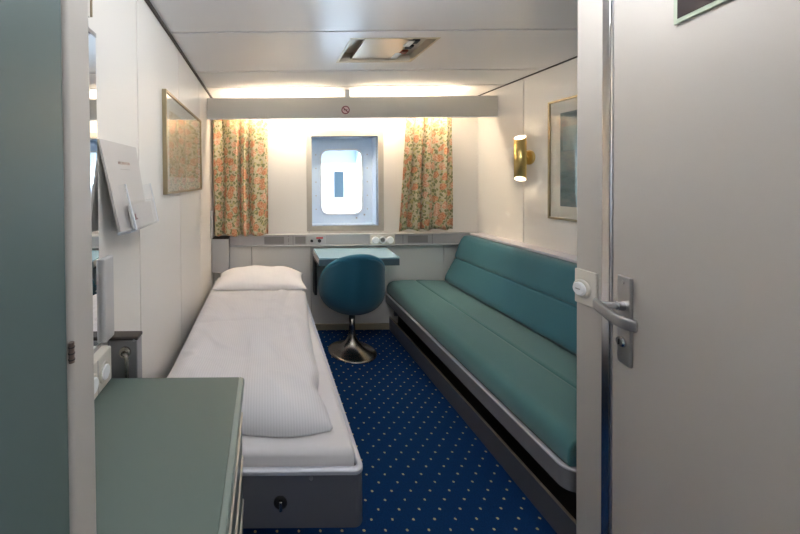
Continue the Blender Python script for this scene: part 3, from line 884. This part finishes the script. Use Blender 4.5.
obj('pocket_rim', slab(B(), BYb+.035, BYb+.040, -.02, .50, .0242, .027, -.012), mat('acrylic_glint_far', srgb(222,226,232), .2), t, label='near-white strip for the glint on the acrylic edge')  # far pocket edge, its glint painted a little dimmer
obj('pocket_floor', slab(B(), BYa-.004, BYb+.04, -.032, -.0205, -.009, .024), M['acrylic'], t)
obj('standoff', bx(XL+.0005, -.437, 1.06, 1.18, 1.208, 1.235), M['acrylic'], t)
br = thing('brochure', (-.43, 1.12, 1.21), 'pale grey brochure tilted in the acrylic holder', 'brochure')
obj('cover', slab(B(), BYa, BYb, 0, 1.0, -.005, .002, (-.022, .02)), M['paper'], br)
def text_on(s, size, y, sv, m, parent, name):
    cu = bpy.data.curves.new(name, 'FONT'); cu.body = s; cu.size = size; cu.align_x = 'CENTER'; cu.extrude = .0003
    tmp = bpy.data.objects.new(name, cu); COL.objects.link(tmp)
    bpy.context.view_layer.update()
    me = bpy.data.meshes.new_from_object(tmp.evaluated_get(bpy.context.evaluated_depsgraph_get()))
    bpy.data.objects.remove(tmp)
    up = (tilt(0,1)-tilt(0,0)).normalized(); rt = Vector((0,1,0)); nn = rt.cross(up)
    o0 = tilt(y, sv, .0026)
    for v in me.vertices: v.co = o0+rt*v.co.x+up*v.co.y+nn*v.co.z
    me.materials.clear(); me.materials.append(m)
    o = bpy.data.objects.new(name, me); COL.objects.link(o); attach(o, parent); return o
text_on('INFORMATION', .0135, 1.118, .745, M['ink'], br, 'title')
bm = B()
for k in range(4): slab(bm, 1.082+k*.019, 1.097+k*.019, .685, .692, .0022, .0026)
obj('subtitle_line', bm, M['ink2'], br)
cd = thing('info_card', (-.41, 1.2, 1.21), 'small card in the front pocket of the holder', 'card')
obj('card', slab(B(), BYa+.068, BYb+.030, -.015, .27, .008, .012), M['paper2'], cd)
lg = slab(B(), BYa+.10, BYa+.108, .10, .155, .0121, .0128); slab(lg, BYa+.092, BYa+.120, .085, .098, .0121, .0128)
obj('logo', lg, M['maroon'], cd)

# pictures
def picture(face, sgn, y0, y1, z0, z1, fw, dep, mats, label, mat_w, figure=False):
    """face: wall x, sgn +1 faces +x"""
    t = thing('framed_picture', (face, (y0+y1)/2, z0), label, 'picture')
    X = lambda a, b: sorted((face+sgn*a, face+sgn*b))
    bm = B(); x = X(.0006, dep)
    box(bm, *x, y0, y0+fw, z0, z1); box(bm, *x, y1-fw, y1, z0, z1); box(bm, *x, y0+fw, y1-fw, z0, z0+fw); box(bm, *x, y0+fw, y1-fw, z1-fw, z1)
    obj('frame', bm, mats[0], t, bevel=.002)
    obj('mount', bx(*X(.001, dep*.45), y0+fw, y1-fw, z0+fw, z1-fw), mats[1], t)
    a = obj('print', bx(*X(dep*.45+.0002, dep*.45+.0012), y0+fw+mat_w, y1-fw-mat_w, z0+fw+mat_w, z1-fw-mat_w), mats[2], t)
    if figure:
        bm = B()
        for (yy, zz, w, h) in ((y0+.19, z0+.17, .055, .27), (y0+.165, z0+.13, .09, .10)):
            pts = rrect(yy, zz+h/2, w, h, w*.45, 5)
            va = [bm.verts.new((face+sgn*(dep*.45+.0013), p, q)) for p, q in pts]; vb = [bm.verts.new((face+sgn*(dep*.45+.0018), p, q)) for p, q in pts]
            bm.faces.new(va); bm.faces.new(vb[::-1])
            for i in range(len(pts)): bm.faces.new([va[i], va[(i+1)%len(pts)], vb[(i+1)%len(pts)], vb[i]])
        obj('dark_shape', bm, mat('print_navy', srgb(52,62,74), .7), a)
        obj('pale_band', bx(*X(dep*.45+.0013, dep*.45+.0017), y0+fw+mat_w+.02, y1-fw-mat_w-.02, z1-.33, z1-.18), mat('print_teal', srgb(120,150,160), .7), a)
    obj('glass', bx(*X(dep*.72, dep*.8), y0+fw, y1-fw, z0+fw, z1-fw), M['picglass'], t)
    return t
art1 = art_mat('print_sepia', [srgb(214,196,164), srgb(224,212,188), srgb(200,184,156), srgb(222,218,208)], 5, (1, 1, 3))
art2 = art_mat('print_sea', [srgb(84,104,116), srgb(112,134,142), srgb(136,150,152), srgb(96,112,118)], 4, (1, 1, 3))
picture(XL, 1, 1.60, 2.47, 1.296, 1.788, .012, .022, (M['gold'], M['mount'], art1), 'wide framed print on the left wall above the bed', .07)
picture(XR, -1, 1.70, 2.31, 1.085, 1.86, .014, .02, (M['gold'], M['mount'], art2), 'tall framed sea print on the right wall above the sofa', .075, True)

# sconce
def sconce():
    cy, cz, cx = 2.49, 1.500, XR-.07
    t = thing('wall_sconce', (XR, cy, 1.35), 'polished brass tube wall lamp on the right wall', 'wall lamp')
    obj('back_plate', lathe(B(), [(.052, -.001), (.052, -.010), (.044, -.016), (.02, -.02)], (XR, cy, cz+.005), 'x', 36), M['brass'], t, smooth=False)
    obj('arm', cyl(B(), (XR-.018, cy, cz+.005), (cx+.03, cy, cz+.005), .012), M['brass'], t)
    n = 40; r = .037; h = .150; k = .75
    def ring(rad, top):
        return [bm.verts.new((cx+rad*math.cos(2*PI*i/n), cy+rad*math.sin(2*PI*i/n), cz+(1 if top else -1)*(h+k*(rad*math.cos(2*PI*i/n)*.55+rad*math.sin(2*PI*i/n)*.45)))) for i in range(n)]
    bm = B()
    a, b = ring(r, False), ring(r, True)
    for i in range(n): bm.faces.new([a[i], a[(i+1)%n], b[(i+1)%n], b[i]])
    c, d = ring(r-.002, False), ring(r-.002, True)
    for i in range(n):
        bm.faces.new([c[i], d[i], d[(i+1)%n], c[(i+1)%n]])
        bm.faces.new([a[i], c[i], c[(i+1)%n], a[(i+1)%n]]); bm.faces.new([b[i], b[(i+1)%n], d[(i+1)%n], d[i]])
    o = obj('shade', bm, M['brass'], t)
    for p in o.data.polygons: p.use_smooth = True
    bm = B()
    a, b = ring(r-.0025, False), ring(r-.0025, True)
    c, d = ring(r-.0035, False), ring(r-.0035, True)
    for i in range(n):
        bm.faces.new([a[i], a[(i+1)%n], b[(i+1)%n], b[i]]); bm.faces.new([c[i], d[i], d[(i+1)%n], c[(i+1)%n]])
        bm.faces.new([a[i], c[i], c[(i+1)%n], a[(i+1)%n]]); bm.faces.new([b[i], b[(i+1)%n], d[(i+1)%n], d[i]])
    obj('lining', bm, M['gasket'], o)
    E = emis('warm_bulb', (1, .78, .50, 1), 20)
    obj('bulb', lathe(B(), [(.006, -.1), (.016, -.09), (.018, -.04), (.012, -.02)], (cx, cy, cz), 'z', 20), E, t, smooth=True)
    obj('bulb', lathe(B(), [(.012, .02), (.018, .04), (.016, .09), (.006, .1)], (cx, cy, cz), 'z', 20), E, t, smooth=True)
    obj('lamp_holder', cyl(B(), (cx, cy, cz-.02), (cx, cy, cz+.02), .014), M['gasket'], t)
sconce()

# ------------------------------------------------------------------ ceiling hatch
t = thing('ceiling_hatch', ((HX0+HX1)/2, (HY0+HY1)/2, ZC), 'square recessed metal service panel in the ceiling', 'ceiling panel')
bm = B()
e = .008
box(bm, HX0-.006, HX1+.006, HY0-.006, HY0+e, ZC-.003, ZC-.0003); box(bm, HX0-.006, HX1+.006, HY1-e, HY1+.006, ZC-.003, ZC-.0003)
box(bm, HX0-.006, HX0+e, HY0+e, HY1-e, ZC-.003, ZC-.0003); box(bm, HX1-e, HX1+.006, HY0+e, HY1-e, ZC-.003, ZC-.0003)
obj('rim', bm, mat('hatch_rim', srgb(190,180,160), .35, .4), t)
bm = B(); H2 = ZC+.055
box(bm, HX0, HX0+.004, HY0, HY1, ZC, H2); box(bm, HX1-.004, HX1, HY0, HY1, ZC, H2)
box(bm, HX0+.004, HX1-.004, HY0, HY0+.004, ZC, H2); box(bm, HX0+.004, HX1-.004, HY1-.004, HY1, ZC, H2)
box(bm, HX0, HX1, HY0, HY1, H2, H2+.004)
hm = mat('hatch_lining', srgb(204,194,178), .4, .4)
obj('lining', bm, hm, t)
obj('flap', bx(HX0+.085, HX1-.115, HY0+.02, HY1-.012, ZC+.012, ZC+.026), mat('hatch_flap', srgb(204,192,176), .3, .8), t, bevel=.002)
obj('hanger', bx(HX0+.2, HX0+.22, HY0+.15, HY0+.17, ZC+.026, H2), hm, t)
for k in range(2):
    y = HY0+.06+k*.19
    obj('tag_label', bx(HX1-.135, HX1-.10, y, y+.075, ZC+.006, ZC+.0115), M['gasket'], t, label='white tag')
for k in range(3):
    y = HY0+.10+k*.08
    obj('connector', bx(HX1-.09, HX1-.05, y, y+.05, ZC+.025, H2-.016), M['black'] if k != 2 else mat('connector_red', srgb(170,80,50), .5), t, bevel=.006)
obj('side_tray', bx(HX1-.10, HX1-.006, HY0+.01, HY1-.01, ZC+.042, ZC+.046), hm, t)

# ------------------------------------------------------------------ dimmer on the partition
t = thing('dimmer_switch', (1.05, 1.12, .945), 'cream round dimmer switch on the partition left of the door handle', 'light switch')
obj('plate', bx(1.041, 1.0495, 1.085, 1.160,   .940, 1.054), M['cream'], t, bevel=.003)
k = obj('knob', lathe(B(), [(.030, 0), (.030, -.005), (.027, -.008)], (1.041, 1.130, .992), 'x', 36), M['cream'], t)
obj('knob_cap', lathe(B(), [(.022, 0), (.022, -.005), (.019, -.008)], (1.033, 1.130, .992), 'x', 36), M['gasket'], k)
obj('pointer', bx(1.0240, 1.0252, 1.122, 1.138, .990, .994), M['steel_dark'], k)

# ------------------------------------------------------------------ open cabin door
ang = math.atan2(.9745, .2243)
d1 = thing('door_1', (.871, .299, 0), 'open white cabin door on the right with a steel lever handle', 'door', rz=ang, kind='structure')
obj('leaf', bx(0, .75, -.04, 0, .012, 2.02), M['door'], d1, bevel=.002, local=True)
bm = B(); box(bm, .7505, .756, -.041, .0025, .012, 2.02)
obj('edge_strip', bm, M['alu'], d1, local=True, label='aluminium edge strip')
hp = obj('handle_plate', bx(.672, .720, .0003, .009, .822, 1.076), M['steel_dark'], d1, bevel=.004, local=True, label='brushed steel handle plate')
lv = B()
hx, hz = .698, .990
cyl(lv, (hx, .009, hz), (hx, .024, hz), .0135); cyl(lv, (hx, .024, hz), (hx, .066, hz), .0095)
obj('lever_neck', lv, M['steel'], d1, local=True, smooth=False)
pts = [(hx+.012, .070, hz+.001), (hx, .072, hz-.002), (hx-.03, .070, hz-.012), (hx-.060, .064, hz-.020), (hx-.080, .054, hz-.024), (hx-.088, .043, hz-.025), (hx-.089, .034, hz-.025)]
bm = B()
rows = []
for i, p in enumerate(pts):
    p = Vector(p); a = Vector(pts[max(0, i-1)]); b = Vector(pts[min(len(pts)-1, i+1)])
    d = (b-a).normalized(); nn = Vector((0, 0, 1)).cross(d).normalized()
    prof = [(-.007, -.013), (-.004, -.0165), (.004, -.0165), (.007, -.013), (.007, .013), (.004, .0165), (-.004, .0165), (-.007, .013)]
    rows.append([bm.verts.new(p+nn*o+Vector((0, 0, z))) for o, z in prof])
for a, b in zip(rows, rows[1:]):
    for k in range(8): bm.faces.new([a[k], a[(k+1)%8], b[(k+1)%8], b[k]])
bm.faces.new(rows[0]); bm.faces.new(rows[-1][::-1])
obj('lever', bm, M['lever'], d1, local=True, smooth=True, subsurf=2)
cy_ = obj('lock_cylinder', lathe(B(), [(.015, 0), (.015, .005), (.012, .009)], (.698, .009, .886), 'y', 28), M['steel'], d1, local=True)
obj('key_slot', bx(.6965, .6995, .0178, .0190, .879, .893), M['black'], d1, local=True)
for z in (1.058, .958):
    obj('screw', cyl(B(), (.698, .009, z), (.698, .0115, z), .006, n=14), M['steel_dark'], d1, local=True)
sg = obj('door_sign', bx(.30, .551, .0003, .006, 1.724, 1.88), mat('sign_border', srgb(176,188,170), .25), d1, bevel=.002, local=True, label='dark sign plate with pale green border')
sf = obj('sign_face', bx(.312, .539, .0061, .0072, 1.735, 1.869), mat('sign_dark', srgb(60,54,54), .2), sg, local=True)

# ------------------------------------------------------------------ world, sun, camera
w = bpy.data.worlds.new('world'); S.world = w; w.use_nodes = True
nt = w.node_tree; bg = nt.nodes['Background']
sky = nt.nodes.new('ShaderNodeTexSky'); sky.sky_type = 'HOSEK_WILKIE'
sky.sun_direction = (.3, -.6, .7); sky.turbidity = 3
nt.links.new(sky.outputs[0], bg.inputs['Color']); bg.inputs['Strength'].default_value = 7.0
sun = bpy.data.lights.new('sun', 'SUN'); sun.energy = 9; sun.angle = R(2); sun.color = (.86, .94, 1)
so = bpy.data.objects.new('sun', sun); COL.objects.link(so)
so.rotation_euler = Vector((.25, .75, -.7)).to_track_quat('-Z', 'Y').to_euler()

cam = bpy.data.cameras.new('camera'); co = bpy.data.objects.new('camera', cam); COL.objects.link(co)
F = 344
cam.sensor_width = 36; cam.lens = 36*F/800; cam.clip_start = .02; cam.clip_end = 500
pitch = .75
cam.shift_x = (400-266)/800; cam.shift_y = -(267-(180+F*math.tan(R(pitch))))/800
co.matrix_world = Matrix.Translation((0, 0, 1.36)) @ Matrix.Rotation(R(90-pitch), 4, 'X') @ Matrix.Rotation(-.0095, 4, 'Z')
S.camera = co

S.view_settings.view_transform = 'Standard'; S.view_settings.look = 'None'
S.view_settings.exposure = 1.45; S.view_settings.gamma = 1; S.view_settings.use_curve_mapping = False
